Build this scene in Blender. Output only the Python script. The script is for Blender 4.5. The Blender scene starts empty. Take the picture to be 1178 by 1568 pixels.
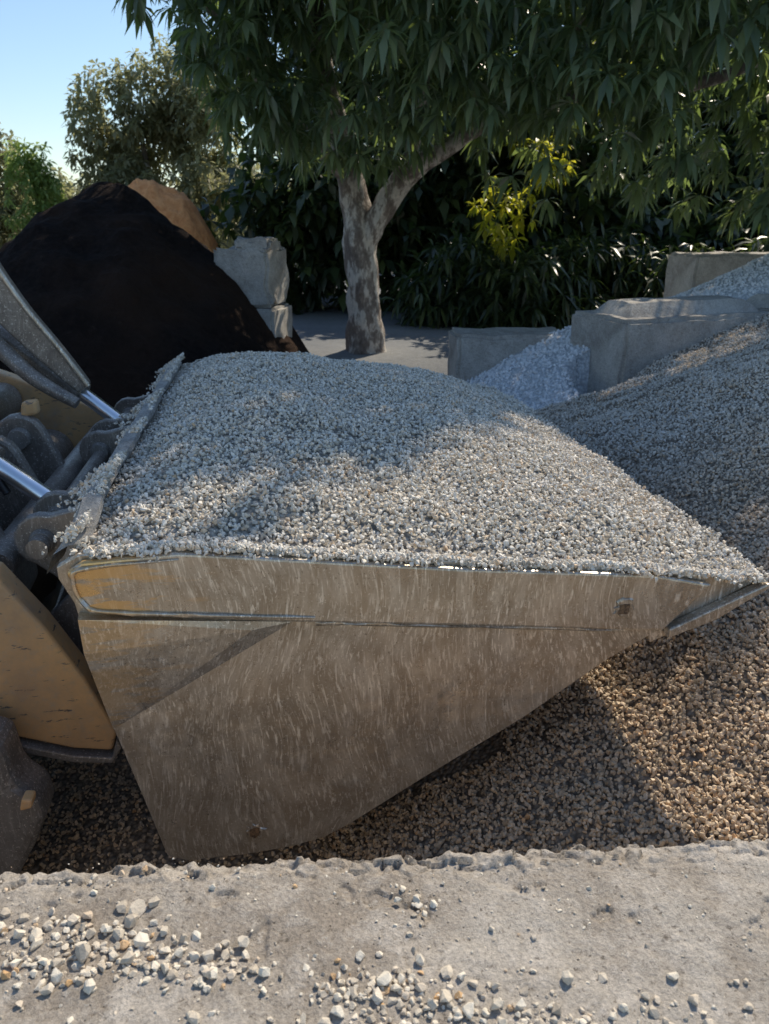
import bpy, bmesh, math, random
import numpy as np
from mathutils import Vector, Matrix, noise
R=math.radians
rng=np.random.default_rng(7); random.seed(7)
S=bpy.context.scene
COL=S.collection

# ---------------------------------------------------------------- helpers
def link(o,parent=None):
    COL.objects.link(o)
    if parent: o.parent=parent
    return o
def empty(name,loc=(0,0,0),rz=0):
    e=bpy.data.objects.new(name,None); e.location=loc; e.rotation_euler=(0,0,rz); e.empty_display_size=.2
    return link(e)
def meshobj(name,v,f,mat=None,parent=None,smooth=False,linkit=True):
    me=bpy.data.meshes.new(name)
    me.from_pydata([tuple(p) for p in v],[],[tuple(q) for q in f]); me.update()
    if smooth: me.polygons.foreach_set('use_smooth',[True]*len(me.polygons))
    o=bpy.data.objects.new(name,me)
    if mat: me.materials.append(mat)
    if linkit: link(o,parent)
    return o
def bevel(o,w=.004,seg=2):
    m=o.modifiers.new('b','BEVEL'); m.width=w; m.segments=seg; m.limit_method='ANGLE'; m.angle_limit=R(35)
    return o
def prism(name,poly,w0,w1,mat,parent=None,bv=.004,seg=2):
    """polygon in (s,z), extruded along local y"""
    bm=bmesh.new()
    a=[bm.verts.new((s,w0,z)) for s,z in poly]; b=[bm.verts.new((s,w1,z)) for s,z in poly]
    n=len(poly)
    bm.faces.new(a); bm.faces.new(b[::-1])
    for i in range(n): bm.faces.new((a[i],b[i],b[(i+1)%n],a[(i+1)%n]))
    bmesh.ops.recalc_face_normals(bm,faces=bm.faces)
    me=bpy.data.meshes.new(name); bm.to_mesh(me); bm.free()
    me.materials.append(mat)
    o=bpy.data.objects.new(name,me); link(o,parent)
    if bv: bevel(o,bv,seg)
    return o
def tube(name,pts,rad,mat,parent=None,seg=16,rough=0,caps=True,rs=3.0):
    v=[];f=[]; n=len(pts); P=[Vector(p) for p in pts]
    prev=None
    for i in range(n):
        d=(P[min(i+1,n-1)]-P[max(i-1,0)]).normalized()
        if prev is None:
            u=d.orthogonal().normalized()
        else:
            u=(prev-d*prev.dot(d)).normalized()
        prev=u; w=d.cross(u)
        for k in range(seg):
            a=2*math.pi*k/seg
            r=rad[i]
            dirv=u*math.cos(a)+w*math.sin(a)
            if rough: r*=1+rough*noise.noise((P[i]+dirv*.3)*rs)
            v.append(P[i]+dirv*r)
    for i in range(n-1):
        for k in range(seg):
            f.append((i*seg+k,i*seg+(k+1)%seg,(i+1)*seg+(k+1)%seg,(i+1)*seg+k))
    if caps:
        f.append(tuple(range(seg))[::-1]); f.append(tuple((n-1)*seg+k for k in range(seg)))
    o=meshobj(name,v,f,mat,parent,smooth=True)
    if caps:
        o.data.polygons[-1].use_smooth=False; o.data.polygons[-2].use_smooth=False
        m=o.modifiers.new('e','EDGE_SPLIT'); m.split_angle=R(50)
    return o
def spline(pts,rad,sub=6):
    P=[Vector(p) for p in pts]; op=[];orr=[]
    for i in range(len(P)-1):
        p0=P[max(i-1,0)];p1=P[i];p2=P[i+1];p3=P[min(i+2,len(P)-1)]
        for k in range(sub):
            t=k/sub
            op.append(.5*((2*p1)+(p2-p0)*t+(2*p0-5*p1+4*p2-p3)*t*t+(3*p1-p0-3*p2+p3)*t**3))
            orr.append(rad[i]*(1-t)+rad[i+1]*t)
    op.append(P[-1]);orr.append(rad[-1]); return op,orr
def fbm(x,y,z=0,o=4,s=1.0):
    return noise.fractal(Vector((x*s,y*s,z)),1.0,2.0,o)
def sm(a,b,x):
    t=min(1,max(0,(x-a)/(b-a))); return t*t*(3-2*t)

# ---------------------------------------------------------------- materials
class MB:
    def __init__(s,name):
        s.m=bpy.data.materials.new(name); s.m.use_nodes=True; s.t=s.m.node_tree; s.n=s.t.nodes; s.n.clear()
        s.out=s.n.new('ShaderNodeOutputMaterial'); s.b=s.n.new('ShaderNodeBsdfPrincipled')
        s.l(s.b.outputs[0],s.out.inputs[0])
    def l(s,a,b): s.t.links.new(a,b)
    def set(s,k,v):
        if hasattr(v,'links') or hasattr(v,'is_linked'): s.l(v,s.b.inputs[k])
        else: s.b.inputs[k].default_value=v
    def coord(s,kind='Object',scale=(1,1,1),rot=(0,0,0)):
        c=s.n.new('ShaderNodeTexCoord'); m=s.n.new('ShaderNodeMapping'); s.l(c.outputs[kind],m.inputs[0])
        m.inputs['Scale'].default_value=scale; m.inputs['Rotation'].default_value=rot; return m.outputs[0]
    def noise(s,vec,scale,detail=4,rough=.55,dist=0):
        n=s.n.new('ShaderNodeTexNoise'); s.l(vec,n.inputs['Vector']); n.inputs['Scale'].default_value=scale
        n.inputs['Detail'].default_value=detail; n.inputs['Roughness'].default_value=rough; n.inputs['Distortion'].default_value=dist
        return n.outputs['Fac']
    def vor(s,vec,scale,feat='F1',out='Distance'):
        n=s.n.new('ShaderNodeTexVoronoi'); s.l(vec,n.inputs['Vector']); n.inputs['Scale'].default_value=scale; n.feature=feat
        return n.outputs[out]
    def ramp(s,fac,stops,interp='LINEAR'):
        r=s.n.new('ShaderNodeValToRGB'); s.l(fac,r.inputs[0]); e=r.color_ramp.elements; r.color_ramp.interpolation=interp
        while len(e)<len(stops): e.new(.5)
        for i,(p,c) in enumerate(stops):
            e[i].position=p; e[i].color=(c if isinstance(c,tuple) else (c,c,c))+(1,)
        return r.outputs[0]
    def mix(s,fac,a,b,mode='MIX'):
        m=s.n.new('ShaderNodeMix'); m.data_type='RGBA'; m.blend_type=mode
        for k,v in ((0,fac),(6,a),(7,b)):
            if hasattr(v,'is_linked'): s.l(v,m.inputs[k])
            else: m.inputs[k].default_value=v if k==0 else tuple(v)+(1,)
        return m.outputs[2]
    def math(s,op,a,b=0.0):
        m=s.n.new('ShaderNodeMath'); m.operation=op
        for k,v in ((0,a),(1,b)):
            if hasattr(v,'is_linked'): s.l(v,m.inputs[k])
            else: m.inputs[k].default_value=v
        return m.outputs[0]
    def bump(s,h,strength=.5,dist=.01,prev=None):
        b=s.n.new('ShaderNodeBump'); s.l(h,b.inputs['Height']); b.inputs['Strength'].default_value=strength; b.inputs['Distance'].default_value=dist
        if prev is not None: s.l(prev,b.inputs['Normal'])
        s.l(b.outputs[0],s.b.inputs['Normal']); return b.outputs[0]

def mat_stone(name,cols,tan=None,rough=.7):
    m=MB(name); oi=m.n.new('ShaderNodeObjectInfo')
    c=m.ramp(oi.outputs['Random'],cols)
    g=m.n.new('ShaderNodeNewGeometry')
    nz=m.noise(g.outputs['Position'],110,3)
    c2=m.mix(.4,c,m.ramp(nz,[(.3,.45),(.7,1.1)]),'MULTIPLY')
    if tan: # browner toward the wall: damp, plus warm light mixed into the stone colour
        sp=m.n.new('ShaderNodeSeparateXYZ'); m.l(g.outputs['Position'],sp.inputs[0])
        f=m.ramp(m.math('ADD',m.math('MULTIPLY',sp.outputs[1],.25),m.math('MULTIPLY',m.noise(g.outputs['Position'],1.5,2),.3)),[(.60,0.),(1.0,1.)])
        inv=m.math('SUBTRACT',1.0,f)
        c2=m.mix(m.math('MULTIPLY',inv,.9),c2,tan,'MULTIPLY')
    m.set('Base Color',c2); m.set('Roughness',rough); m.b.inputs['Specular IOR Level'].default_value=.5
    return m.m
GREY=[(0,(.40,.36,.30)),(.18,(.66,.61,.52)),(.45,(.86,.79,.67)),(.7,(.76,.715,.64)),(.88,(.94,.88,.77)),(1,(.74,.53,.33))]
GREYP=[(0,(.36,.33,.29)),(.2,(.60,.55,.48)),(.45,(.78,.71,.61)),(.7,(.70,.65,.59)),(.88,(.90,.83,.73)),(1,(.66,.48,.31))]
M_stone=mat_stone('crushed_stone',GREY)
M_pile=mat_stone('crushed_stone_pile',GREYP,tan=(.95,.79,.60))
M_blue=mat_stone('white_stone',[(0,(.66,.69,.72)),(.5,(.84,.86,.89)),(1,(.92,.93,.95))])

def mat_bed(name,c0,c1,scale):
    m=MB(name); v=m.coord('Object')
    d=m.vor(v,scale); n=m.noise(v,scale*.4,5)
    c=m.mix(m.ramp(d,[(.1,1.),(.75,0.)]),c0,c1)
    c=m.mix(.5,c,m.ramp(n,[(.3,.4),(.7,1.)]),'MULTIPLY')
    m.set('Base Color',c); m.set('Roughness',.9); m.bump(m.math('SUBTRACT',1.0,d),.9,.6/scale)
    return m.m
M_bed=mat_bed('gravel_bed',(.20,.18,.15),(.6,.55,.47),70)
M_bedp=mat_bed('gravel_bed_pile',(.15,.12,.09),(.48,.40,.31),70)
M_bedb=mat_bed('gravel_bed_white',(.5,.52,.55),(.8,.83,.86),45)

def mat_concrete(name,base,dark,scale=1.0,gr=1.0):
    m=MB(name); v=m.coord('Object',(scale,)*3)
    big=m.noise(v,3.2,7,.7,.4); mid=m.noise(v,22,10,.7); fine=m.noise(v,190,5,.75); pits=m.vor(v,75); grit=m.noise(v,75,6,.75)
    c=m.mix(m.ramp(big,[(.40,0.),(.60,1.)]),dark,base)
    c=m.mix(m.math('MULTIPLY',m.ramp(m.noise(v,8,8,.75,.6),[(.52,0.),(.62,1.)]),.5),c,(base[0]*1.28,base[1]*1.3,base[2]*1.34))
    c=m.mix(m.math('MULTIPLY',m.ramp(mid,[(.48,0.),(.68,1.)]),.55),c,(base[0]*1.3,base[1]*1.32,base[2]*1.36))
    c=m.mix(m.math('MULTIPLY',m.ramp(grit,[(.60,0.),(.66,1.)]),.5*gr),c,(.70,.66,.60))
    c=m.mix(m.math('MULTIPLY',m.ramp(grit,[(.36,1.),(.42,0.)]),.7*gr),c,(.12,.095,.07))
    c=m.mix(.75,c,m.ramp(fine,[(.3,.4),(.65,1.1)]),'MULTIPLY')
    pm=m.ramp(m.math('ADD',pits,m.math('MULTIPLY',mid,.35)),[(.20,0.),(.26,1.)])
    c=m.mix(.7,c,pm,'MULTIPLY')
    m.set('Base Color',c); m.set('Roughness',.92); m.b.inputs['Specular IOR Level'].default_value=.2
    b1=m.bump(mid,.7,.012/scale); b2=m.bump(fine,.8,.003/scale,b1); b3=m.bump(grit,.7,.005/scale,b2); m.bump(pm,.7,.004/scale,b3)
    return m.m
M_conc=mat_concrete('weathered_concrete',(.56,.505,.435),(.38,.325,.265))
M_block=mat_concrete('block_concrete',(.56,.53,.48),(.38,.355,.325),.5,.5)

def mat_steel(name,base,hi,metal=.35,rough=.5,paint_glint=0,wear=1.0):
    m=MB(name)
    v=m.coord('Object')
    wn=m.n.new('ShaderNodeTexNoise'); m.l(v,wn.inputs['Vector']); wn.inputs['Scale'].default_value=2.2; wn.inputs['Detail'].default_value=1
    def warped(scale,rot,amt):
        vm=m.n.new('ShaderNodeVectorMath'); vm.operation='SCALE'; m.l(wn.outputs['Color'],vm.inputs[0]); vm.inputs['Scale'].default_value=amt
        va=m.n.new('ShaderNodeVectorMath'); va.operation='ADD'; m.l(v,va.inputs[0]); m.l(vm.outputs[0],va.inputs[1])
        mp=m.n.new('ShaderNodeMapping'); m.l(va.outputs[0],mp.inputs[0]); mp.inputs['Scale'].default_value=scale; mp.inputs['Rotation'].default_value=rot
        return mp.outputs[0]
    vs=warped((170,170,20),(0,R(-18),0),.16); vs2=warped((130,130,15),(0,R(22),0),.24); vs3=warped((22,22,7),(0,R(-20),0),.3)
    big=m.noise(v,3,6,.65); s1=m.noise(vs,1,3,.6,.3); s2=m.noise(vs2,1,3,.6,.3); s3=m.noise(vs3,1,5,.65); sp=m.noise(v,150,3,.6); ms=m.noise(v,5,7,.72)
    c=m.mix(m.ramp(big,[(.32,0.),(.68,1.)]),base,(base[0]*1.5,base[1]*1.45,base[2]*1.4))
    c=m.mix(m.math('MULTIPLY',m.ramp(s3,[(.42,0.),(.7,1.)]),.32),c,hi)
    sc=m.math('MULTIPLY',m.ramp(s1,[(.55,0.),(.64,1.)]),m.ramp(ms,[(.40,.12),(.6,1.)]))
    sc2=m.math('MULTIPLY',m.ramp(s2,[(.57,0.),(.66,1.)]),m.ramp(ms,[(.4,1.),(.58,.1)]))
    c=m.mix(m.math('MULTIPLY',sc,.78*wear),c,hi); c=m.mix(m.math('MULTIPLY',sc2,.7*wear),c,hi)
    c=m.mix(m.math('MULTIPLY',m.ramp(sp,[(.61,0.),(.66,1.)]),.75),c,(.80,.74,.65))
    c=m.mix(m.math('MULTIPLY',m.ramp(sp,[(.32,1.),(.38,0.)]),.6),c,(.07,.05,.035))
    if paint_glint:  # old yellow paint, with the corner's golden reflections put into its colour
        sx=m.n.new('ShaderNodeSeparateXYZ'); m.l(v,sx.inputs[0])
        a=m.ramp(m.math('ADD',sx.outputs[0],1.0),[(.38,1.),(.66,0.)])
        k=m.ramp(m.math('ADD',m.noise(m.coord('Object',(3,3,17),(0,R(20),0)),1.7,6,.65),m.math('MULTIPLY',a,.21)),[(.63,0.),(.69,1.)])
        c=m.mix(m.math('MULTIPLY',k,m.math('MULTIPLY',a,.9*paint_glint)),c,(.74,.46,.18))
    m.set('Base Color',c); m.set('Metallic',metal)
    m.set('Roughness',m.ramp(ms,[(.25,rough-.16),(.75,rough+.12)]))
    b1=m.bump(s1,.25,.0012); b2=m.bump(m.noise(v,45,6,.65),.3,.002,b1); m.bump(m.noise(v,5,3),.45,.018,b2)
    return m.m
M_plate=mat_steel('worn_bucket_steel',(.30,.255,.20),(.97,.91,.81),.6,.36)
M_plateP=mat_steel('worn_bucket_steel_paint_glint',(.32,.27,.21),(.97,.91,.81),.6,.34,paint_glint=1)
M_plateF=mat_steel('worn_bucket_steel_faded_paint_glint',(.32,.275,.22),(.97,.91,.81),.6,.34,paint_glint=.5)
M_dark=mat_steel('dusty_dark_steel',(.19,.175,.16),(.5,.47,.43),.35,.5,wear=.7)
M_mach=mat_steel('grimy_machine_steel',(.17,.148,.13),(.5,.46,.41),.35,.45,wear=.7)
def mat_paint(name,base):
    m=MB(name); v=m.coord('Object'); n=m.noise(v,6,6,.65); n2=m.noise(m.coord('Object',(14,14,60)),1,6,.7)
    c=m.mix(m.ramp(n,[(.35,0.),(.7,1.)]),base,(base[0]*.62,base[1]*.66,base[2]*.85))
    c=m.mix(m.ramp(n2,[(.61,0.),(.65,1.)]),c,(.10,.09,.08))
    n3=m.noise(v,30,6,.7); c=m.mix(m.math('MULTIPLY',m.ramp(n3,[(.5,0.),(.7,1.)]),.4),c,(.42,.37,.3))
    m.set('Base Color',c); m.set('Roughness',.5); m.bump(n,.15,.004); return m.m
M_yel=mat_paint('machine_yellow_paint',(.80,.47,.20))
m=MB('chrome_rod'); m.set('Base Color',(.85,.87,.9,1)); m.set('Metallic',1.0); m.set('Roughness',.28); M_chrome=m.m
m=MB('tyre_rubber'); v=m.coord('Object'); m.set('Base Color',m.mix(m.ramp(m.noise(v,5,5),[(.35,0.),(.7,1.)]),(.06,.055,.05),(.2,.18,.16))); m.set('Roughness',.85); m.bump(m.noise(v,40,5),.4,.005); M_tyre=m.m
m=MB('black_hose'); m.set('Base Color',(.02,.02,.022,1)); m.set('Roughness',.45); M_hose=m.m
m=MB('rusty_recess'); v=m.coord('Object'); m.set('Base Color',m.ramp(m.noise(v,120,5,.7),[(.35,(.03,.02,.015)),(.65,(.28,.17,.09))])); m.set('Roughness',.9); M_rust=m.m

def mat_leaf(name,c0,c1,c2,trans=.35,tcol=(.25,.38,.05),rough=.38):
    m=MB(name); g=m.n.new('ShaderNodeNewGeometry')
    c=m.ramp(g.outputs['Random Per Island'],[(0,c0),(.6,c1),(1,c2)])
    m.set('Base Color',c); m.set('Roughness',rough); m.b.inputs['Specular IOR Level'].default_value=.55
    if trans:
        t=m.n.new('ShaderNodeBsdfTranslucent'); m.l(m.mix(.5,c,tcol),t.inputs[0])
        mx=m.n.new('ShaderNodeMixShader'); mx.inputs[0].default_value=trans
        m.l(m.b.outputs[0],mx.inputs[1]); m.l(t.outputs[0],mx.inputs[2]); m.l(mx.outputs[0],m.out.inputs[0])
    return m.m
M_leaf=mat_leaf('mango_leaf',(.07,.11,.075),(.12,.165,.11),(.21,.26,.15),.36,(.45,.62,.08),rough=.30)
M_leafB=mat_leaf('hedge_leaf',(.02,.033,.018),(.04,.06,.026),(.09,.12,.04),.25)
M_leafY=mat_leaf('sunlit_hedge_leaf',(.18,.22,.02),(.30,.32,.03),(.42,.38,.04),.6,(.9,.85,.06))  # hedge leaves in sun: the sunlight is put into the yellow base colour
M_leafO=mat_leaf('olive_leaf',(.15,.16,.09),(.23,.23,.13),(.34,.32,.19),.5,(.65,.65,.30),.6)
M_leafG=mat_leaf('young_leaf',(.13,.19,.05),(.22,.31,.09),(.32,.39,.13),.5,(.6,.75,.2),.5)
m=MB('bark'); v=m.coord('Object',(1,1,.45)); n=m.noise(v,7,7,.65); n2=m.noise(v,28,6,.7)
c=m.ramp(n,[(.3,(.13,.10,.088)),(.48,(.28,.23,.195)),(.56,(.66,.60,.53))]); c=m.mix(.5,c,m.ramp(n2,[(.3,.4),(.7,1.1)]),'MULTIPLY')
m.set('Base Color',c); m.set('Roughness',.9); m.bump(n2,.8,.03); M_bark=m.m
m=MB('dark_soil'); v=m.coord('Object'); n=m.noise(v,14,8,.7); nb=m.noise(v,.8,2)
c=m.ramp(n,[(.3,(.010,.008,.008)),(.62,(.030,.021,.018)),(.8,(.09,.065,.05))])
m.set('Base Color',m.mix(m.ramp(nb,[(.45,0.),(.65,.6)]),c,(.06,.034,.022))); m.set('Roughness',1.0); m.b.inputs['Specular IOR Level'].default_value=.1; m.bump(n,1.0,.08); M_soil=m.m
m=MB('orange_mulch'); v=m.coord('Object'); n=m.noise(v,10,8,.7)
m.set('Base Color',m.ramp(n,[(.3,(.70,.26,.09)),(.7,(.97,.48,.20))])); m.set('Roughness',1.0); m.bump(n,.9,.08); M_mulch=m.m
m=MB('yard_ground'); v=m.coord('Object'); n=m.noise(v,.5,6,.6); n2=m.noise(v,18,7,.7)
c=m.mix(m.ramp(n,[(.35,0.),(.65,1.)]),(.13,.14,.155),(.23,.235,.24)); c=m.mix(.6,c,m.ramp(n2,[(.3,.5),(.7,1.1)]),'MULTIPLY')
m.set('Base Color',c); m.set('Roughness',.9); m.bump(n2,.5,.02); M_ground=m.m

# ---------------------------------------------------------------- world, sun, camera
AZ=R(33); EL=R(45)
W=bpy.data.worlds.new('World'); S.world=W; W.use_nodes=True
nt=W.node_tree; bg=nt.nodes['Background']; sky=nt.nodes.new('ShaderNodeTexSky'); sky.sky_type='NISHITA'
sky.sun_disc=False; sky.sun_elevation=EL; sky.sun_rotation=AZ; sky.air_density=1.2; sky.dust_density=.2; sky.ozone_density=3.0
nt.links.new(sky.outputs[0],bg.inputs[0]); bg.inputs[1].default_value=.15
sv=Vector((math.sin(AZ)*math.cos(EL),math.cos(AZ)*math.cos(EL),math.sin(EL)))
L=bpy.data.lights.new('sun','SUN'); L.energy=5.0; L.angle=R(.5); L.color=(1,.89,.72)
lo=bpy.data.objects.new('sun',L); lo.rotation_euler=sv.to_track_quat('Z','Y').to_euler(); lo.location=(5,8,12); link(lo)
cam=bpy.data.cameras.new('camera'); co=bpy.data.objects.new('camera',cam); link(co)
cam.sensor_fit='VERTICAL'; cam.sensor_height=36; cam.sensor_width=36; cam.lens=26; cam.clip_start=.05; cam.clip_end=2000
cam.dof.use_dof=True; cam.dof.focus_distance=1.55; cam.dof.aperture_fstop=8
co.location=(0,0,2.0); co.rotation_euler=(R(90-21),0,0); S.camera=co
S.view_settings.view_transform='Standard'; S.view_settings.look='None'; S.view_settings.exposure=0

# ---------------------------------------------------------------- ground
def ground_z(x,y): return .5*sm(5.5,10,y)+.02*fbm(x,y,0,3,.5)
def grid(name,xs,ys,fn,mat,parent=None,smooth=True):
    v=[(x,y,fn(x,y)) for y in ys for x in xs]; nx=len(xs)
    f=[(j*nx+i,j*nx+i+1,(j+1)*nx+i+1,(j+1)*nx+i) for j in range(len(ys)-1) for i in range(nx-1)]
    return meshobj(name,v,f,mat,parent,smooth)
xs=sorted(set([-900,-400,-150,-60]+list(np.linspace(-30,30,61))+[60,150,400,900])); ys=sorted(set([-900,-300,-100,-30]+list(np.linspace(-10,30,61))+[60,150,400,900]))
grid('ground',[float(a) for a in xs],[float(a) for a in ys],ground_z,M_ground)

# ---------------------------------------------------------------- stone variants
def stone_mesh(seed,n=14):
    r=np.random.default_rng(seed); bm=bmesh.new()
    p=r.normal(size=(n,3)); p/=np.linalg.norm(p,axis=1)[:,None]; p*=r.uniform(.82,1.05,(n,1)); p*=np.array([1,r.uniform(.7,.95),r.uniform(.5,.8)])*.5
    for q in p: bm.verts.new(q)
    res=bmesh.ops.convex_hull(bm,input=bm.verts)
    bmesh.ops.delete(bm,geom=[g for g in res['geom_interior'] if isinstance(g,bmesh.types.BMVert)],context='VERTS')
    return bm
def stone_coll(name,mat):
    c=bpy.data.collections.new(name)
    for i in range(9):
        bm=stone_mesh(100+i); me=bpy.data.meshes.new(f'{name}_{i}'); bm.to_mesh(me); bm.free(); me.materials.append(mat)
        c.objects.link(bpy.data.objects.new(f'{name}_{i}',me))
    return c
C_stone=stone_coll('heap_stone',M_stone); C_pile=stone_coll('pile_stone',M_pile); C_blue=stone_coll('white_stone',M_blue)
def scatter(name,pts,coll,smin,smax,parent):
    me=bpy.data.meshes.new(name); me.vertices.add(len(pts)); me.vertices.foreach_set('co',np.asarray(pts,dtype=np.float32).ravel())
    o=bpy.data.objects.new(name,me); link(o,parent)
    g=bpy.data.node_groups.new(name+'_gn','GeometryNodeTree')
    g.interface.new_socket('Geometry',in_out='INPUT',socket_type='NodeSocketGeometry'); g.interface.new_socket('Geometry',in_out='OUTPUT',socket_type='NodeSocketGeometry')
    n=g.nodes; gi=n.new('NodeGroupInput'); go=n.new('NodeGroupOutput'); ip=n.new('GeometryNodeInstanceOnPoints')
    ci=n.new('GeometryNodeCollectionInfo'); ci.inputs[0].default_value=coll; ci.inputs['Separate Children'].default_value=True; ci.inputs['Reset Children'].default_value=True
    rv=n.new('FunctionNodeRandomValue'); rv.data_type='FLOAT_VECTOR'; rv.inputs[0].default_value=(0,0,0); rv.inputs[1].default_value=(6.28,6.28,6.28)
    rs=n.new('FunctionNodeRandomValue'); rs.data_type='FLOAT'; rs.inputs[2].default_value=smin; rs.inputs[3].default_value=smax; rs.inputs['Seed'].default_value=5
    l=g.links.new
    l(gi.outputs[0],ip.inputs['Points']); l(ci.outputs[0],ip.inputs['Instance']); ip.inputs['Pick Instance'].default_value=True
    e2r=n.new('FunctionNodeEulerToRotation'); l(rv.outputs[0],e2r.inputs[0]); l(e2r.outputs[0],ip.inputs['Rotation'])
    l(rs.outputs[1],ip.inputs['Scale']); l(ip.outputs[0],go.inputs[0])
    mo=o.modifiers.new('scatter','NODES'); mo.node_group=g
    return o

# ---------------------------------------------------------------- loader bucket (local frame: x=forward to lip, y=across, z=up)
BK=empty('loader_bucket',(0,1.5,0),R(9)); BW=2.36
top=[(-.690,1.343),(-.643,1.367),(-.438,1.375),(-.2,1.343),(.167,1.294),(.650,1.241),(.843,1.203),(.952,1.195)]
under=[(.80,1.12),(.69,1.0685),(.562,.997),(.352,.845),(.103,.694),(-.10,.565),(-.16,.537),(-.24,.520),(-.36,.512),(-.50,.515),(-.548,.538)]
left=[(-.590,.75),(-.636,.969),(-.666,1.254),(-.69,1.315)]
outline=top+under+left
prism('side_plate',outline,0,.022,M_plate,BK,.003)
prism('far_side_plate',outline,BW-.022,BW,M_plate,BK,.003)
# raised upper wear band
band=[(-.668,1.336),(-.635,1.358),(-.438,1.366),(-.2,1.334),(.167,1.285),(.650,1.232),(.80,1.195),(.69,1.078),(.64,1.082),(.2,1.135),(-.22,1.182),(-.60,1.232),(-.645,1.25)]
prism('wear_band',band,-.020,0,M_plateP,BK,.007,3)
bo,br=spline([(-.16,-.021,1.190),(-.40,-.022,1.217),(-.60,-.022,1.243),(-.642,-.022,1.265),(-.655,-.022,1.315),(-.63,-.022,1.345),(-.44,-.022,1.352)],[.003,.005,.005,.005,.005,.005,.002],6); tube('weld_bead',bo,br,M_plateF,BK,8,rough=.5,rs=50)
bo,br=spline([(-.16,-.004,1.168),(.2,-.004,1.128),(.64,-.004,1.076)],[.006]*3,14); tube('weld_bead',bo,br,M_plate,BK,8,rough=.8,rs=60)
# folded corner gusset under the band
A=(-.21,0,1.172);B=(-.655,-.035,1.235);Cc=(-.628,0,.93)
meshobj('corner_fold',[A,B,Cc,(-.66,0,1.235),(-.655,-.032,1.15),(-.3,-.012,1.165)],[(0,5,2),(5,4,2),(5,1,4),(0,3,1),(0,1,5),(3,2,4),(3,4,1)],M_plateF,BK)
# side cutter / lip corner
prism('side_cutter',[(.70,1.085),(.80,1.128),(.945,1.190),(.96,1.184),(.82,1.10),(.70,1.06)],-.028,.0,M_plate,BK,.004)
def sweep(name,path,th,w0,w1,mat):
    n=len(path); inn=[]
    for i,(s,z) in enumerate(path):
        a=Vector(path[max(i-1,0)]);b=Vector(path[min(i+1,n-1)]);d=(b-a).normalized(); nrm=Vector((-d.y,d.x))
        inn.append((s+nrm.x*th,z+nrm.y*th))
    return prism(name,path+inn[::-1],w0,w1,mat,BK,0)
shell=[(-.685,1.33),(-.66,1.254),(-.63,.969),(-.585,.75),(-.543,.545),(-.5,.522),(-.36,.518),(-.24,.527),(-.16,.544),(-.10,.572),(.103,.70),(.352,.852),(.562,1.003),(.69,1.074)]
sweep('shell',shell,.018,.0225,BW-.0225,M_dark)
prism('cutting_edge',[(.66,1.062),(.80,1.124),(.955,1.180),(.96,1.170),(.82,1.095),(.67,1.035)],.001,BW,M_plate,BK,.002)
# rear spill guard on the back rim: bent, dented strip
gv=[];gf=[];N=110
for i in range(N+1):
    w=.06+(BW-.10)*i/N
    d=.022*noise.noise(Vector((w*3,0,0)))+.014*noise.noise(Vector((w*9,2,0)))
    k=min(1,(w-.06)/.12,(BW-.04-w)/.12+.2)
    for (s,z) in ((-.735,1.30),(-.715,1.345+d*k),(-.680,1.36+.045*k+d*1.5),(-.640,1.365+.045*k+d),(-.637,1.355+.04*k+d),(-.66,1.35)): gv.append((s+d,w,z))
for i in range(N):
    for j in range(5): gf.append((i*6+j,i*6+j+1,(i+1)*6+j+1,(i+1)*6+j))
meshobj('spill_guard',gv,gf,M_block,BK,False)
for w in (.35,.95,1.6,2.1):
    prism('guard_gusset',[(-.79,1.20),(-.69,1.20),(-.70,1.335),(-.73,1.335)],w,w+.03,M_dark,BK,.003)
for (s,z,o_) in ((.575,1.15,-.0205),(-.33,.585,-.0005)):
    tube('hole_ring',[(s,o_,z),(s,o_-.0035,z)],[.024,.021],M_plate,BK,20,rough=.8,rs=40)
    tube('hole',[(s,o_-.0037,z),(s,o_-.0045,z)],[.015,.015],M_rust,BK,16,rough=.5,rs=60)

# ---------------------------------------------------------------- heap
def rim(s):
    for (a,b) in zip(top[:-1],top[1:]):
        if s<=b[0]: return a[1]+(b[1]-a[1])*max(0,(s-a[0]))/(b[0]-a[0])
    return top[-1][1]
def heap_z(s,w):
    c=sm(-.66,-.25,s)*(1-sm(.30,1.0,s)*.95)
    e=sm(-.02,1.0,w)*(1-sm(BW-.5,BW+.05,w)*.65)
    z=rim(s)-.006+.082*c*e+.045*sm(0,.25,w)*(1-.7*sm(.5,1,s))*(1-.3*sm(BW-.4,BW,w))*sm(-.70,-.50,s)
    z+=.016*fbm(s+3,w,1,3,2.2)+.010*fbm(s,w,5,3,7)
    return z
hs=[float(a) for a in np.linspace(-.67,.945,110)]; hw=[float(a) for a in np.linspace(.024,BW-.02,150)]
HP=empty('gravel_heap',(0,1.5,0),R(9))
grid('bed',hs,hw,lambda s,w:heap_z(s,w)-.006,M_bed,HP)
n=44000
ps=rng.uniform(-.67,.965,n); pw=rng.uniform(.004,BW-.02,n)
pts=[(s,w,heap_z(s,w)+rng.normal()*.0038) for s,w in zip(ps,pw)]
for k in range(3600):   # spill over the back rim
    w=rng.uniform(.03,BW)
    g_=noise.noise(Vector((w*3.5,2,0)))
    if g_<-.12: continue
    s=-.635-abs(rng.normal())*.035*(1+g_*2); pts.append((s,w,rim(-.66)+.06+.03*g_-(abs(s+.635))*.6+rng.uniform(-.012,.01)))
for k in range(3800):   # ragged crust along the near top edge
    s=rng.uniform(-.62,.94); g_=noise.noise(Vector((s*9,4,0)))+.5*noise.noise(Vector((s*30,4,0)))
    pts.append((s,.014-abs(rng.normal())*.014*(1+max(-.6,g_*1.6)),rim(s)+rng.uniform(-.006,.008)+.004*g_))
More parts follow.
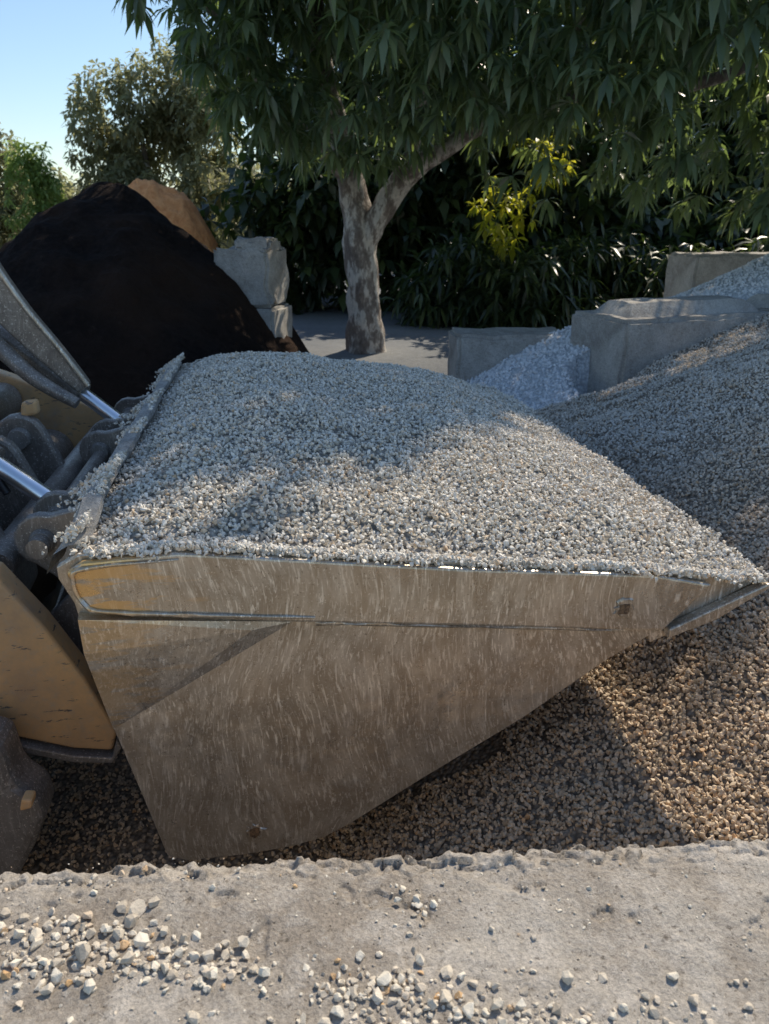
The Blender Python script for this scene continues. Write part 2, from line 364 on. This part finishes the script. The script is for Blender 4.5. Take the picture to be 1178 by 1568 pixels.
for k in range(2400):   # grains on the cutting lip
    w=rng.uniform(0,BW); s=.95+rng.uniform(-.04,.018)+.01*noise.noise(Vector((w*12,1,1))); pts.append((s,w,1.19+rng.uniform(-.006,.012)))
scatter('stones',pts,C_stone,.008,.0185,HP)

# ---------------------------------------------------------------- gravel pile (right, below the bucket)
def pile_z(x,y):
    k=.44-.16*sm(3.2,5.8,y)
    z=.40+k*max(x,-.2)*1.0+.10*sm(.9,2.2,y)*sm(.2,1.2,x)
    if x<-.2: z-= .12*sm(-.2,-1.5,x)
    zmax=1.62
    if z>zmax-.2: z=zmax-.2+.2*math.tanh((z-zmax+.2)/.2)
    z+=.055*fbm(x,y,3,4,1.1)+.012*fbm(x,y,8,3,6)
    edge=1-sm(5.0,6.6,y)*(1-sm(1.5,2.1,x))
    z=z*edge+.1*(1-edge)
    z*=1-sm(-1.0,-2.6,x) if x<-1.0 else 1
    return z
PP=empty('gravel_pile')
grid('bed',[float(a) for a in np.linspace(-2.8,6.5,150)],[float(a) for a in np.linspace(.72,6.6,110)],lambda x,y:pile_z(x,y)-.005,M_bedp,PP)
pts=[]
def add(nn,x0,x1,y0,y1):
    X=rng.uniform(x0,x1,nn);Y=rng.uniform(y0,y1,nn)
    for x,y in zip(X,Y):
        pts.append((x,y,pile_z(x,y)+rng.normal()*.004))
add(14000,-.2,.9,.8,1.75); add(5500,.35,.95,1.75,2.6); add(16500,.9,1.6,.8,2.2); add(6500,-1.3,-.2,.8,2.2); add(26000,.9,2.7,2.2,4.2); add(20000,.6,3.6,4.2,6.1)
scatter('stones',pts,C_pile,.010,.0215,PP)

# ---------------------------------------------------------------- white gravel pile
def blue_z(x,y):
    za=.86+.50*(x-1.06); za=min(za,1.22)-.22*max(0,6.2-y)
    yf=5.62+.384*(x-1.75)+.35
    if y<yf: za*=1-sm(1.40,1.70,x)
    zb=1.22+.42*(x-2.7); zb=max(min(zb,2.0),.2)
    t=sm(6.9,7.4,y); z=za*(1-t)+zb*t
    z+=.04*fbm(x,y,4,3,1.4)
    z*=sm(.1,.8,x)
    return z*(1-.95*sm(7.9,10.5,y))
BP=empty('white_gravel_pile')
grid('bed',[float(a) for a in np.linspace(0,9,150)],[float(a) for a in np.linspace(4.9,10.5,120)],blue_z,M_bedb,BP)
X=rng.uniform(.6,5,17000);Y=rng.uniform(5.1,8.6,17000)
scatter('stones',[(x,y,blue_z(x,y)+.005) for x,y in zip(X,Y) if blue_z(x,y)>.5],C_blue,.025,.045,BP)

# ---------------------------------------------------------------- concrete blocks
def block(name,loc,rz,size,ridge=True,chip=.012,tilt=0,seed=0):
    lx,ly,lz=size; bm=bmesh.new()
    bmesh.ops.create_cube(bm,size=1); bmesh.ops.scale(bm,vec=(lx,ly,lz),verts=bm.verts); bmesh.ops.translate(bm,vec=(lx/2,ly/2,-lz/2),verts=bm.verts)
    bmesh.ops.bevel(bm,geom=bm.edges[:],offset=.03,segments=2,affect='EDGES')
    if ridge:
        h=.10
        q=[(.10,.12,-.01),(lx-.10,.12,-.01),(lx-.10,ly-.12,-.01),(.10,ly-.12,-.01),(.20,.22,h),(lx-.20,.22,h),(lx-.20,ly-.22,h),(.20,ly-.22,h)]
        q=[bm.verts.new(p) for p in q]
        for f in ((4,5,6,7),(0,1,5,4),(1,2,6,5),(2,3,7,6),(3,0,4,7)): bm.faces.new([q[i] for i in f])
    bmesh.ops.subdivide_edges(bm,edges=[e for e in bm.edges if e.calc_length()>.15],cuts=6,use_grid_fill=True)
    bmesh.ops.recalc_face_normals(bm,faces=bm.faces)
    for p in bm.verts:
        nv=noise.noise_vector(p.co*5+Vector((seed*7,0,0)))+.5*noise.noise_vector(p.co*16+Vector((seed*3,0,0))); p.co+=nv*chip
    me=bpy.data.meshes.new(name); bm.to_mesh(me); bm.free(); me.materials.append(M_block)
    me.polygons.foreach_set('use_smooth',[True]*len(me.polygons))
    o=bpy.data.objects.new(name,me); o.location=loc; o.rotation_euler=(0,tilt,rz); link(o)
    mm=o.modifiers.new('e','EDGE_SPLIT'); mm.split_angle=R(32)
    return o
block('concrete_block',(1.78,5.55,1.37),R(21),(1.5,.72,1.37),seed=1)
block('concrete_block',(1.78+1.53*.9336,5.55+1.53*.3584,1.37),R(21),(1.5,.72,1.37),seed=2)
block('concrete_block',(.66,6.75,1.10),R(4),(1.05,.6,1.1),ridge=False,chip=.02,seed=3)
block('concrete_block',(3.60,9.0,1.72),R(8),(1.6,.7,1.4),seed=4,ridge=False,chip=.02)
block('concrete_block',(-1.78,8.1,1.2),R(-8),(.62,.75,1.2),ridge=False,chip=.02,seed=5)
block('concrete_block',(-1.80,8.15,1.80),R(-10),(.60,.7,.58),ridge=False,chip=.05,seed=6)
block('concrete_block',(-1.60,8.3,1.90),R(-14),(.40,.45,.14),ridge=False,chip=.04,seed=8)

# ---------------------------------------------------------------- soil & mulch piles
def mound(name,cx,cy,rx,ry,h,base,mat,amp=.08,n=110,seed=0,p=1.25,fr=1.3):
    def f(x,y):
        d=math.sqrt(((x-cx)/rx)**2+((y-cy)/ry)**2)
        z=h*max(0,1-d**p)
        return base+z*(1)+amp*min(1,z*3)*fbm(x,y,seed,5,fr)-.05
    return grid(name,[float(a) for a in np.linspace(cx-rx*1.05,cx+rx*1.05,n)],[float(a) for a in np.linspace(cy-ry*1.05,cy+ry*1.05,n)],f,mat)
mound('soil_pile',-2.95,8.5,2.55,3.6,2.36,.05,M_soil,.16,seed=2,p=1.5,fr=1.6)
mound('soil_pile',-5.1,7.7,3.2,3.2,2.2,.05,M_soil,.16,seed=5,p=1.4)
mound('mulch_pile',-4.05,14.2,1.5,1.5,2.42,.4,M_mulch,.16,seed=7,p=2.2,fr=2.2)

# ---------------------------------------------------------------- foreground concrete wall
WL=empty('concrete_wall')
nx,ny=860,190; xs=np.linspace(-1.3,1.3,nx); v=[];f=[]
def edge_y(x):
    q=noise.noise(Vector((x*13,5,3))); q2=noise.noise(Vector((x*31,1,8)))
    return .787+.058*x+.010*fbm(x,0,2,4,4)+.012*(abs(q)-.3)+.007*abs(q2)+.004*fbm(x,0,9,3,60)
EY=[edge_y(float(x)) for x in xs]
def wz(x,y): return 1.2+.005*fbm(x,y,0,4,3)+.0025*fbm(x,y,4,5,18)
for j in range(ny):
    t=j/(ny-1)
    for i,x in enumerate(xs):
        x=float(x); ye=EY[i]; y=.12+(ye-.12)*(t**.75); d=ye-y
        z=wz(x,y)
        z-=.020*math.exp(-d/.007)*(1+.9*noise.noise(Vector((x*38,y*38,0))))
        if d<.09:
            k=math.exp(-((d-.018)/.022)**2)*(.5+.9*max(0,noise.noise(Vector((x*7,1,5)))+.35))
            c=noise.cell(Vector((x*46+noise.noise(Vector((x*40,y*40,0)))*1.5,y*60,1)))
            z+=.009*k*(c-.45)+.005*k*noise.noise(Vector((x*90,y*90,2)))
        h=noise.noise(Vector((x*9,y*22,21)))+.35*noise.noise(Vector((x*50,y*50,1)))
        if h>.40 and d<.16: z-=.0045*sm(.40,.44,h)
        v.append((x,y,z))
rows=14
for r in range(1,rows+1):
    for i,x in enumerate(xs):
        x=float(x); zz=1.18*(1-r/rows); v.append((x,EY[i]+.004+.012*fbm(x,zz,3,3,8),zz))
NR=ny+rows
for j in range(NR-1):
    for i in range(nx-1): f.append((j*nx+i,j*nx+i+1,(j+1)*nx+i+1,(j+1)*nx+i))
meshobj('wall_body',v,f,M_conc,WL,True)
for sx in (-1,1):
    xx=1.3*sx; x2=6.0*sx
    prism('wall_extension',[(min(xx,x2),0),(max(xx,x2),0),(max(xx,x2),1.195),(min(xx,x2),1.195)],.12,.785+.058*xx,M_conc,WL,.02)
prism('wall_near_face',[(-1.3,0),(1.3,0),(1.3,1.195),(-1.3,1.195)],.10,.125,M_conc,WL,0)

m=MB('loose_stone'); g=m.n.new('ShaderNodeNewGeometry')
c=m.ramp(g.outputs['Random Per Island'],[(0,(.50,.43,.34)),(.4,(.74,.65,.52)),(.7,(.88,.80,.66)),(.93,(.72,.61,.48)),(1,(.70,.43,.2))])
n_=m.noise(m.coord('Object'),130,6,.75); m.set('Base Color',m.mix(.5,c,m.ramp(n_,[(.3,.5),(.7,1.1)]),'MULTIPLY')); m.set('Roughness',.9); m.bump(n_,.8,.003)
M_loose=m.m
def wall_stones(lst,name):
    V=[];F=[];o=0
    for (x,y,s) in lst:
        bm=stone_mesh(int(rng.integers(1e6)),int(rng.integers(12,22))); M=Matrix.Rotation(rng.uniform(0,6.28),4,'Z')@Matrix.Rotation(rng.normal()*.4,4,'X')
        zmin=9;vs=[]
        for q in bm.verts: 
            p=(M@q.co)*s; vs.append(p); zmin=min(zmin,p.z)
        bm.verts.index_update()
        zt=wz(x,y)
        for p in vs: V.append((x+p.x,y+p.y,zt+p.z-zmin-.0008-.04*s))
        for fc in bm.faces: F.append([q.index+o for q in fc.verts])
        o+=len(vs); bm.free()
    return meshobj(name,V,F,M_loose)
lst=[]
def cluster(cx,cy,sx,sy,n,s0,s1):
    for _ in range(n):
        x=cx+rng.normal()*sx; y=cy+rng.normal()*sy
        if y>edge_y(x)-.02 or y<.3: continue
        s=rng.uniform(s0,s1)*(1 if rng.random()>.4 else .5)
        if s>.012 and any((x-a)**2+(y-b)**2<(.40*(s+c_))**2 for a,b,c_ in lst if c_>.01): continue
        lst.append((x,y,s))
cluster(-.45,.645,.05,.018,190,.009,.022)
cluster(-.40,.605,.05,.012,60,.009,.020)
cluster(-.33,.640,.035,.022,140,.010,.024)
cluster(-.255,.620,.04,.016,95,.008,.021)
cluster(-.17,.60,.04,.014,50,.007,.019)
cluster(-.02,.585,.035,.014,140,.009,.022)
cluster(.06,.565,.05,.016,170,.009,.021)
cluster(.16,.550,.05,.012,70,.008,.018)
cluster(.30,.555,.06,.012,34,.007,.018)
cluster(.02,.53,.10,.010,80,.009,.019)
cluster(.03,.70,.03,.015,24,.006,.015)
cluster(-.38,.73,.1,.015,34,.004,.012)
for _ in range(560): 
    x=rng.uniform(-.7,.7); y=rng.uniform(.5,.77); lst.append((x,y,rng.uniform(.0015,.006)))
for _ in range(40): 
    x=rng.uniform(-.6,.65); y=rng.uniform(.52,.74); lst.append((x,y,rng.uniform(.007,.012)))
lst+=[(-.355,.625,.029),(-.31,.685,.027),(-.20,.60,.018),(.25,.60,.018),(.33,.60,.017),(.13,.66,.012),(.40,.565,.015),(.18,.65,.010),(-.46,.60,.017)]
wall_stones(lst,'scattered_stones')

# ---------------------------------------------------------------- wheel loader front end
LD=empty('wheel_loader',(0,1.5,0),R(9))
def LP(x,y,z): # world -> loader local
    c,s=math.cos(R(9)),math.sin(R(9)); y-=1.5; return (x*c+y*s,-x*s+y*c,z)
arm=[(-.70,.70),(-.72,.64),(-.82,.66),(-1.12,.78),(-1.7,1.05),(-2.6,1.55),(-2.6,1.9),(-1.9,1.62),(-1.35,1.40),(-1.02,1.255),(-.93,1.20),(-.84,1.05),(-.76,.88)]
prism('lift_arm',arm,.30,.38,M_yel,LD,.010,3)
prism('lift_arm_edge',[(s*1.0,z-.012) for s,z in arm[:6]]+[(-2.6,1.50),(-1.7,1.0),(-1.12,.74),(-.82,.625),(-.72,.61),(-.69,.66)],.285,.395,M_dark,LD,.004)
prism('lift_arm',arm,1.95,2.03,M_yel,LD,.010,3)
tube('pivot_boss',[(-1.08,.295,1.12),(-1.08,.272,1.12)],[.085,.08],M_yel,LD,28)
tube('pivot_pin',[(-1.08,.272,1.12),(-1.08,.258,1.12)],[.05,.048],M_dark,LD,24)
def hyd(a,b,c,r1,r2):
    A=Vector(a);B=Vector(b);C=Vector(c)
    tube('cylinder_rod',[A,B],[r1,r1],M_chrome,LD,24)
    d=(C-B).normalized()
    tube('cylinder_gland',[B,B+d*.05],[r2*1.12,r2*1.12],M_mach,LD,24)
    tube('cylinder_barrel',[B+d*.05,C],[r2,r2],M_mach,LD,24)
    tube('rod_eye',[A+Vector((0,-.04,0)),A+Vector((0,.04,0))],[.042,.042],M_dark,LD,20)
hyd(LP(-.93,2.06,1.20),LP(-1.16,2.10,1.352),LP(-1.9,2.2,1.85),.028,.045)
hyd(LP(-1.05,2.93,1.25),LP(-1.225,2.97,1.375),LP(-1.9,3.1,1.86),.029,.045)
# curved upper boom: a flat-sided curved beam
bp,_=spline([LP(-1.20,2.95,1.40),LP(-1.30,2.98,1.53),LP(-1.46,3.0,1.75),LP(-1.60,3.05,2.05),LP(-1.75,3.1,2.45)],[0]*5,8)
bw_=[.03+.050*min(1,i/16) for i in range(len(bp))]
lo_=[(p.x-w_*.75,p.z-w_*.5) for p,w_ in zip(bp,bw_)]; hi_=[(p.x+w_*.55,p.z+w_*.45) for p,w_ in zip(bp,bw_)]
yb=bp[0].y
prism('boom',hi_+lo_[::-1],yb-.03,yb+.05,M_mach,LD,.01,3)
tube('boom_edge',[(h[0],yb-.03,h[1]) for h in hi_],[.012]*len(hi_),M_plate,LD,10)
bo,br=spline([LP(-1.20,2.85,1.36),LP(-1.36,2.86,1.46),LP(-1.55,2.9,1.62),LP(-1.9,3.0,1.8)],[.022,.03,.035,.04]); tube('boom_lower',bo,br,M_mach,LD,16)
prism('valve_block',[(-1.11,1.37),(-1.05,1.38),(-1.05,1.43),(-1.10,1.425)],1.26,1.31,M_yel,LD,.01)
def disc(cx,cz,r,n=10,a0=0,a1=360): return [(cx+r*math.cos(R(a0+(a1-a0)*i/n)),cz+r*math.sin(R(a0+(a1-a0)*i/n))) for i in range(n+1)]
for w,dz in ((.48,0),(.66,0),(1.28,.02),(1.46,.02),(1.95,0)):
    poly=[(-.64,1.29+dz),(-.70,1.31+dz)]+disc(-.86,1.21+dz,.075,8,70,250)+[(-.80,1.06),(-.88,.98)]+disc(-.84,.86,.09,6,160,300)+[(-.60,.80)]
    prism('hinge_bracket',poly,w,w+.035,M_mach,LD,.006)
    tube('pin_cap',[(-.86,w-.001,1.21+dz),(-.86,w-.02,1.21+dz)],[.036,.03],M_dark,LD,20)
for z,s in ((1.21,-.86),(.86,-.84)):
    tube('hinge_pin',[(s,.42,z),(s,2.02,z)],[.028,.028],M_mach,LD,18)
for w in (.55,.95,1.25):
    poly=disc(-1.12,1.30,.085,8,20,200)+disc(-1.16,1.02,.10,8,180,330)+[(-.97,1.14)]
    prism('link_plate',poly,w,w+.05,M_mach,LD,.012)
    tube('link_pin',[(-1.12,w-.03,1.30),(-1.12,w,1.30)],[.035,.04],M_dark,LD,20)
    prism('bell_crank',disc(-1.28,1.22,.12,12,0,330),w+.06,w+.11,M_mach,LD,.015)
tube('cross_tube',[(-1.22,.42,1.06),(-1.22,1.94,1.06)],[.10,.10],M_mach,LD,24)
tube('cross_tube',[(-1.38,.42,1.30),(-1.38,1.94,1.30)],[.075,.075],M_mach,LD,24)
tube('cross_tube',[(-.98,.45,1.15),(-.98,1.9,1.15)],[.045,.045],M_mach,LD,24)
for k in range(5):
    o=.03*k
    bo,br=spline([(-1.02-o,.75+o,1.26),(-1.12,.8+o,1.40-o),(-1.3,.85+o,1.36),(-1.5,.9,1.5+o),(-1.9,1.0,1.6)],[.012]*5,8); tube('hose',bo,br,M_hose,LD,10)
prism('front_frame',[(-1.35,.45),(-1.25,.62),(-1.3,1.2),(-2.6,1.6),(-3.2,1.5),(-3.2,.45)],.75,1.6,M_mach,LD,.02)
tube('axle',[(-1.98,.2,.70),(-1.98,2.2,.70)],[.14,.14],M_mach,LD,20)
def wheel(w0,w1):
    c=(-1.98,.70); prof=[(w0+.05,.36),(w0,.5),(w0,.66),(w0+.05,.74),((w0+w1)/2,.76),(w1-.05,.74),(w1,.66),(w1,.5),(w1-.05,.36)]
    N=72; v=[];f=[]
    for i in range(N):
        a=2*math.pi*i/N; lug=.025 if i%4<2 else -.01
        for j,(w,r) in enumerate(prof):
            rr=r+(lug if 3<=j<=5 else 0); v.append((c[0]+rr*math.cos(a),w,c[1]+rr*math.sin(a)))
    m_=len(prof)
    for i in range(N):
        for j in range(m_-1): f.append((i*m_+j,i*m_+j+1,((i+1)%N)*m_+j+1,((i+1)%N)*m_+j))
    o=meshobj('tyre',v,f,M_tyre,LD,True); mm=o.modifiers.new('e','EDGE_SPLIT'); mm.split_angle=R(40)
    tube('wheel_rim',[(c[0],w0+.06,c[1]),(c[0],w0+.12,c[1]),(c[0],w0+.14,c[1])],[.37,.33,.12],M_yel,LD,32)
wheel(.12,.62); wheel(1.75,2.25)
prism('stabiliser_foot',[(-1.25,.30),(-.98,.36),(-.90,.50),(-.865,.58),(-.87,.64),(-.92,.70),(-.93,.82),(-1.4,.98)],.12,.26,M_dark,LD,.03,3)
prism('foot_pad',[(-.90,.655),(-.87,.66),(-.865,.685),(-.89,.69)],.08,.12,M_yel,LD,.006)
prism('engine_hood',[(-3.2,.9),(-3.2,1.9),(-3.6,2.0),(-5.4,1.9),(-5.6,1.5),(-5.6,.8)],.6,1.75,M_yel,LD,.05)
prism('cab',[(-2.75,1.5),(-2.7,2.3),(-2.95,3.0),(-4.1,3.0),(-4.2,1.5)],.65,1.7,M_hose,LD,.04)

# ---------------------------------------------------------------- foliage builders
def mesh_np(name,V,T,mat,parent=None):
    me=bpy.data.meshes.new(name); k=3; nf=len(T)
    me.vertices.add(len(V)); me.vertices.foreach_set('co',V.astype(np.float32).ravel())
    me.loops.add(nf*k); me.loops.foreach_set('vertex_index',T.astype(np.int32).ravel())
    me.polygons.add(nf); me.polygons.foreach_set('loop_start',np.arange(0,nf*k,k,dtype=np.int32)); me.update(calc_edges=True)
    me.materials.append(mat); o=bpy.data.objects.new(name,me); link(o,parent); return o
def nrm(a): return a/np.maximum(np.linalg.norm(a,axis=-1,keepdims=True),1e-6)
def rosettes(name,C,AX,mat,parent,nl=13,Lm=.21,wr=.115,droop=.35):
    n=len(C); base=np.repeat(C,nl,0); ax=np.repeat(nrm(AX),nl,0); N=n*nl
    az=np.tile(np.arange(nl)*2.399,n)+np.repeat(rng.uniform(0,6.28,n),nl)
    h=np.where(np.abs(ax[:,2:3])>.9,np.array([[1.,0,0]]),np.array([[0,0,1.]])); u=nrm(np.cross(ax,h)); w=np.cross(ax,u)
    th=np.tile(np.linspace(-.5,1.1,nl),n)+rng.normal(size=N)*.15
    d=(u*np.cos(az)[:,None]+w*np.sin(az)[:,None])*np.cos(th)[:,None]+ax*np.sin(th)[:,None]
    d[:,2]-=droop*rng.uniform(.5,1.6,N); d=nrm(d)
    Ls=(Lm*rng.uniform(.65,1.2,N))[:,None]
    side=nrm(np.cross(d,np.array([[0,0,1.]]))+rng.normal(size=(N,3))*.25); wv=side*Ls*wr
    dn=np.array([[0,0,-1.]])
    b=base+d*Ls*.04; mid=b+d*Ls*.45+dn*Ls*.03; tip=b+d*Ls*.92+dn*Ls*.26
    up=np.cross(side,d); l_=mid+wv+up*Ls*.03; r_=mid-wv+up*Ls*.03
    V=np.stack([b,l_,mid,r_,tip],1).reshape(-1,3); i0=np.arange(N)[:,None]*5
    T=np.concatenate([i0+np.array([[0,2,1]]),i0+np.array([[0,3,2]]),i0+np.array([[1,2,4]]),i0+np.array([[2,3,4]])],0)
    return mesh_np(name,V,T,mat,parent)
def blobpts(blobs,n,shell=.5,cl=0.0,freq=.9,seed=0):
    vol=np.array([b[1][0]*b[1][1]*b[1][2] for b in blobs]); vol=vol**.8/np.sum(vol**.8); P=[];A=[]
    for (c,r),q in zip(blobs,vol):
        k=int(n*q); d=nrm(rng.normal(size=(k,3))); rad=rng.uniform(0,1,k)**shell
        p=np.array(c)+d*rad[:,None]*np.array(r); P.append(p);A.append(d)
    P=np.concatenate(P);A=np.concatenate(A)
    keep=np.array([noise.noise(Vector(p*freq)+Vector((seed,0,0)))>cl for p in P]); return P[keep],A[keep]

# ---------------------------------------------------------------- mango tree
TR=empty('mango_tree')
def limb(name,pts,rad,sub=7): 
    p,r=spline(pts,rad,sub); return tube(name,p,r,M_bark,TR,20,rough=.25,rs=5)
limb('trunk',[(-.22,9.9,.3),(-.24,9.9,.55),(-.26,9.9,.9),(-.28,9.9,1.4),(-.32,9.9,1.85),(-.33,9.9,2.15),(-.42,9.9,2.55),(-.55,9.85,3.1),(-.75,9.7,4.0),(-.8,9.6,5.5)],[.34,.26,.22,.205,.21,.18,.16,.13,.11,.05])
limb('right_limb',[(-.30,9.88,1.75),(-.12,9.85,2.05),(.10,9.8,2.40),(.40,9.7,2.70),(.85,9.6,2.95),(1.6,9.3,3.5),(2.6,9.0,4.6)],[.14,.145,.13,.12,.10,.09,.05])
limb('limb_a',[(-.45,9.88,2.55),(-.7,9.7,2.8),(-1.2,9.4,3.3),(-2,9,4.4)],[.08,.08,.07,.03])
limb('limb_b',[(.3,9.7,2.6),(.35,9.5,3.0),(.5,9.2,3.6),(.6,8.8,4.8)],[.08,.08,.06,.03])
limb('limb_c',[(1.6,9.3,3.4),(2.6,8.9,3.3),(3.6,8.4,3.5),(4.6,8.2,4.2)],[.06,.06,.05,.03])
limb('limb_d',[(.6,8.8,4.8),(1.0,7.8,5.4),(1.6,6.6,5.9)],[.05,.045,.02])
limb('limb_e',[(2.6,9.0,4.6),(3.0,8.0,5.4),(3.3,6.8,5.9)],[.05,.045,.02])
blobs=[((-.3,8.7,5.2),(2.4,2.4,2.6)),((1.9,8.3,5.0),(2.7,2.7,2.75)),((4.2,8.4,4.6),(2.6,2.8,2.8)),((1.6,9.3,6.3),(3.8,2.9,2.1)),
 ((-1.3,9.0,5.3),(1.5,1.8,2.3)),((3.4,6.9,3.55),(1.5,1.1,1.65)),((.3,7.4,4.1),(1.5,1.2,1.35)),((5.6,7.4,3.8),(1.8,1.6,2.0)),((2.2,7.0,4.0),(1.3,1.1,1.4)),((5.4,9.4,5.8),(1.8,2.2,2.0)),
 ((-1.3,8.4,3.45),(.9,.8,.8)),((1.6,8.0,3.4),(1.1,.8,.85)),((2.9,6.9,2.7),(.8,.6,.75)),((4.4,6.7,2.8),(.9,.6,.8)),
 ((1.7,6.5,5.9),(1.9,1.5,1.3)),((3.5,6.5,5.9),(1.9,1.5,1.3))]  # unseen front of the crown, added to shade the heap
P,A=blobpts(blobs,8600,.42,-.12,.8,3)
ct=1/math.tan(EL)
def sunkeep(p):  # thins the leaves along sun rays to shape the lit patches below
    dz=p[2]-1.35; x=p[0]-math.sin(AZ)*ct*dz; y=p[1]-math.cos(AZ)*ct*dz
    nz=noise.noise(Vector((x*1.7,y*2.6,3))); n2=noise.noise(Vector((x*4,y*6,9))); n3=noise.noise(Vector((x*3.2,y*4.5,19)))
    if x>1.15 and 1.3<y<2.7: return rng.random()>(.97 if n3>-.06 else 0)
    lit=0
    if y<1.46+.14*nz: lit=1
    if x>-.08+.36*(y-1.77)+.18*nz+.1*n2 and y<2.8+.4*nz and x<1.2: lit=1
    if -.2<x<.85 and abs(y-3.15+.12*x+.1*n2)<.15: lit=1
    if -.65<x<.05 and abs(y-2.35-.5*(x+.3))<.13: lit=.9
    if -.55<x<.0 and abs(y-1.8-.4*x)<.06: lit=.8
    if n2>.36: lit=max(lit,.9)
    if 1.5<x<3.3 and 4.9<y<6.0: lit=.95
    return rng.random()>lit*.99
keep=np.array([sunkeep(p) for p in P]); P=P[keep];A=A[keep]
A[:,2]=A[:,2]*.6+.15; A+=rng.normal(size=A.shape)*.25
rosettes('leaves',P,A,M_leaf,TR,13,.265,.125,.5)

# ---------------------------------------------------------------- background vegetation
def leafmass(name,blobs,n,mat,size=.12,shell=.45,cl=-.15,freq=.8,seed=0,parent=None,nl=6,droop=.3,wr=.2):
    P,A=blobpts(blobs,n,shell,cl,freq,seed); k=P[:,2]>.3; P=P[k];A=A[k]
    return rosettes(name,P,A+rng.normal(size=A.shape)*.5,mat,parent,nl,size,wr,droop)
hb=[]
for i in range(24):
    x=-2.2+i*.75; hb.append(((x,15.5+random.uniform(-1.2,1.2),random.uniform(.9,3.8)),(1.5,1.1,random.uniform(1.3,2.2))))
for i in range(14):
    x=-2.+i*1.3; hb.append(((x,17.5,random.uniform(4.4,5.8)),(1.7,1.3,2.0)))
for i in range(12):
    x=-1.5+i*1.5; hb.append(((x,18.5,3.0),(1.7,1.0,2.4)))
leafmass('background_hedge',hb,15000,M_leafB,.34,.4,-.35,.7,1,nl=6,wr=.25)
leafmass('understory_shrubs',[((x,13+random.uniform(-.6,.6),.9),(1.0,.8,random.uniform(.7,1.1))) for x in np.linspace(1.2,9,9)],2200,M_leafB,.4,.4,-.5,.7,2,nl=9,droop=.6,wr=.09)
leafmass('sunlit_hedge_patch',[((1.9,12.2,2.25),(.55,.5,.6)),((2.3,12.0,2.9),(.45,.4,.5))],110,M_leafY,.2,.5,-.1,1.5,4)  # coloured leaf clumps standing in for sunlit gaps in the hedge
leafmass('sunlit_hedge_patch',[((3.2,13.2,4.2),(.7,.5,.6)),((2.3,13.5,3.6),(.9,.5,.4))],200,M_leafY,.2,.5,0,1.5,5)
def simple_tree(name,x,y,h,blobs,mat,n,size,cl=-.1,nl=6):
    e=empty(name,(0,0,0)); p,r=spline([(x,y,.4),(x+.1,y,h*.4),(x,y,h*.75)],[.18,.13,.03],5); tube('trunk',p,r,M_bark,e,10)
    leafmass('leaves',blobs,n,mat,size,.5,cl,.9,x,e,nl)
    return e
simple_tree('background_tree',-11.3,22,5.0,[((-11.3,22,3.4),(1.5,1.3,2.1)),((-10.4,22,2.6),(1.1,1,1.6)),((-12.6,22,3.0),(1.4,1,2.0))],M_leafO,2600,.26)
simple_tree('background_tree',-6.5,22,6.3,[((-7.2,22,4.1),(1.2,1.2,2.0)),((-5.7,22,4.5),(1.5,1.3,2.1)),((-4.6,21.5,3.6),(1.3,1.2,2.3)),((-6.4,21.5,2.4),(1.6,1,1.5))],M_leafO,4600,.26)
simple_tree('young_tree',-8.7,20,4.6,[((-8.7,20,2.3),(.75,.7,1.5)),((-8.7,20,3.6),(.5,.5,1.1)),((-8.65,20,4.4),(.28,.28,.7))],M_leafG,1500,.2)
simple_tree('young_tree',-10.3,19,4.5,[((-10.3,19,2.4),(.9,.8,1.6)),((-10.2,19,3.7),(.5,.5,.9))],M_leafG,1200,.2)
leafmass('distant_trees',[((x,30+random.uniform(-2,2),random.uniform(1.5,2.8)),(2.4,1.6,random.uniform(1.6,2.4))) for x in np.linspace(-22,2,15)],6000,M_leafO,.4,.45,-.3,.5,9)
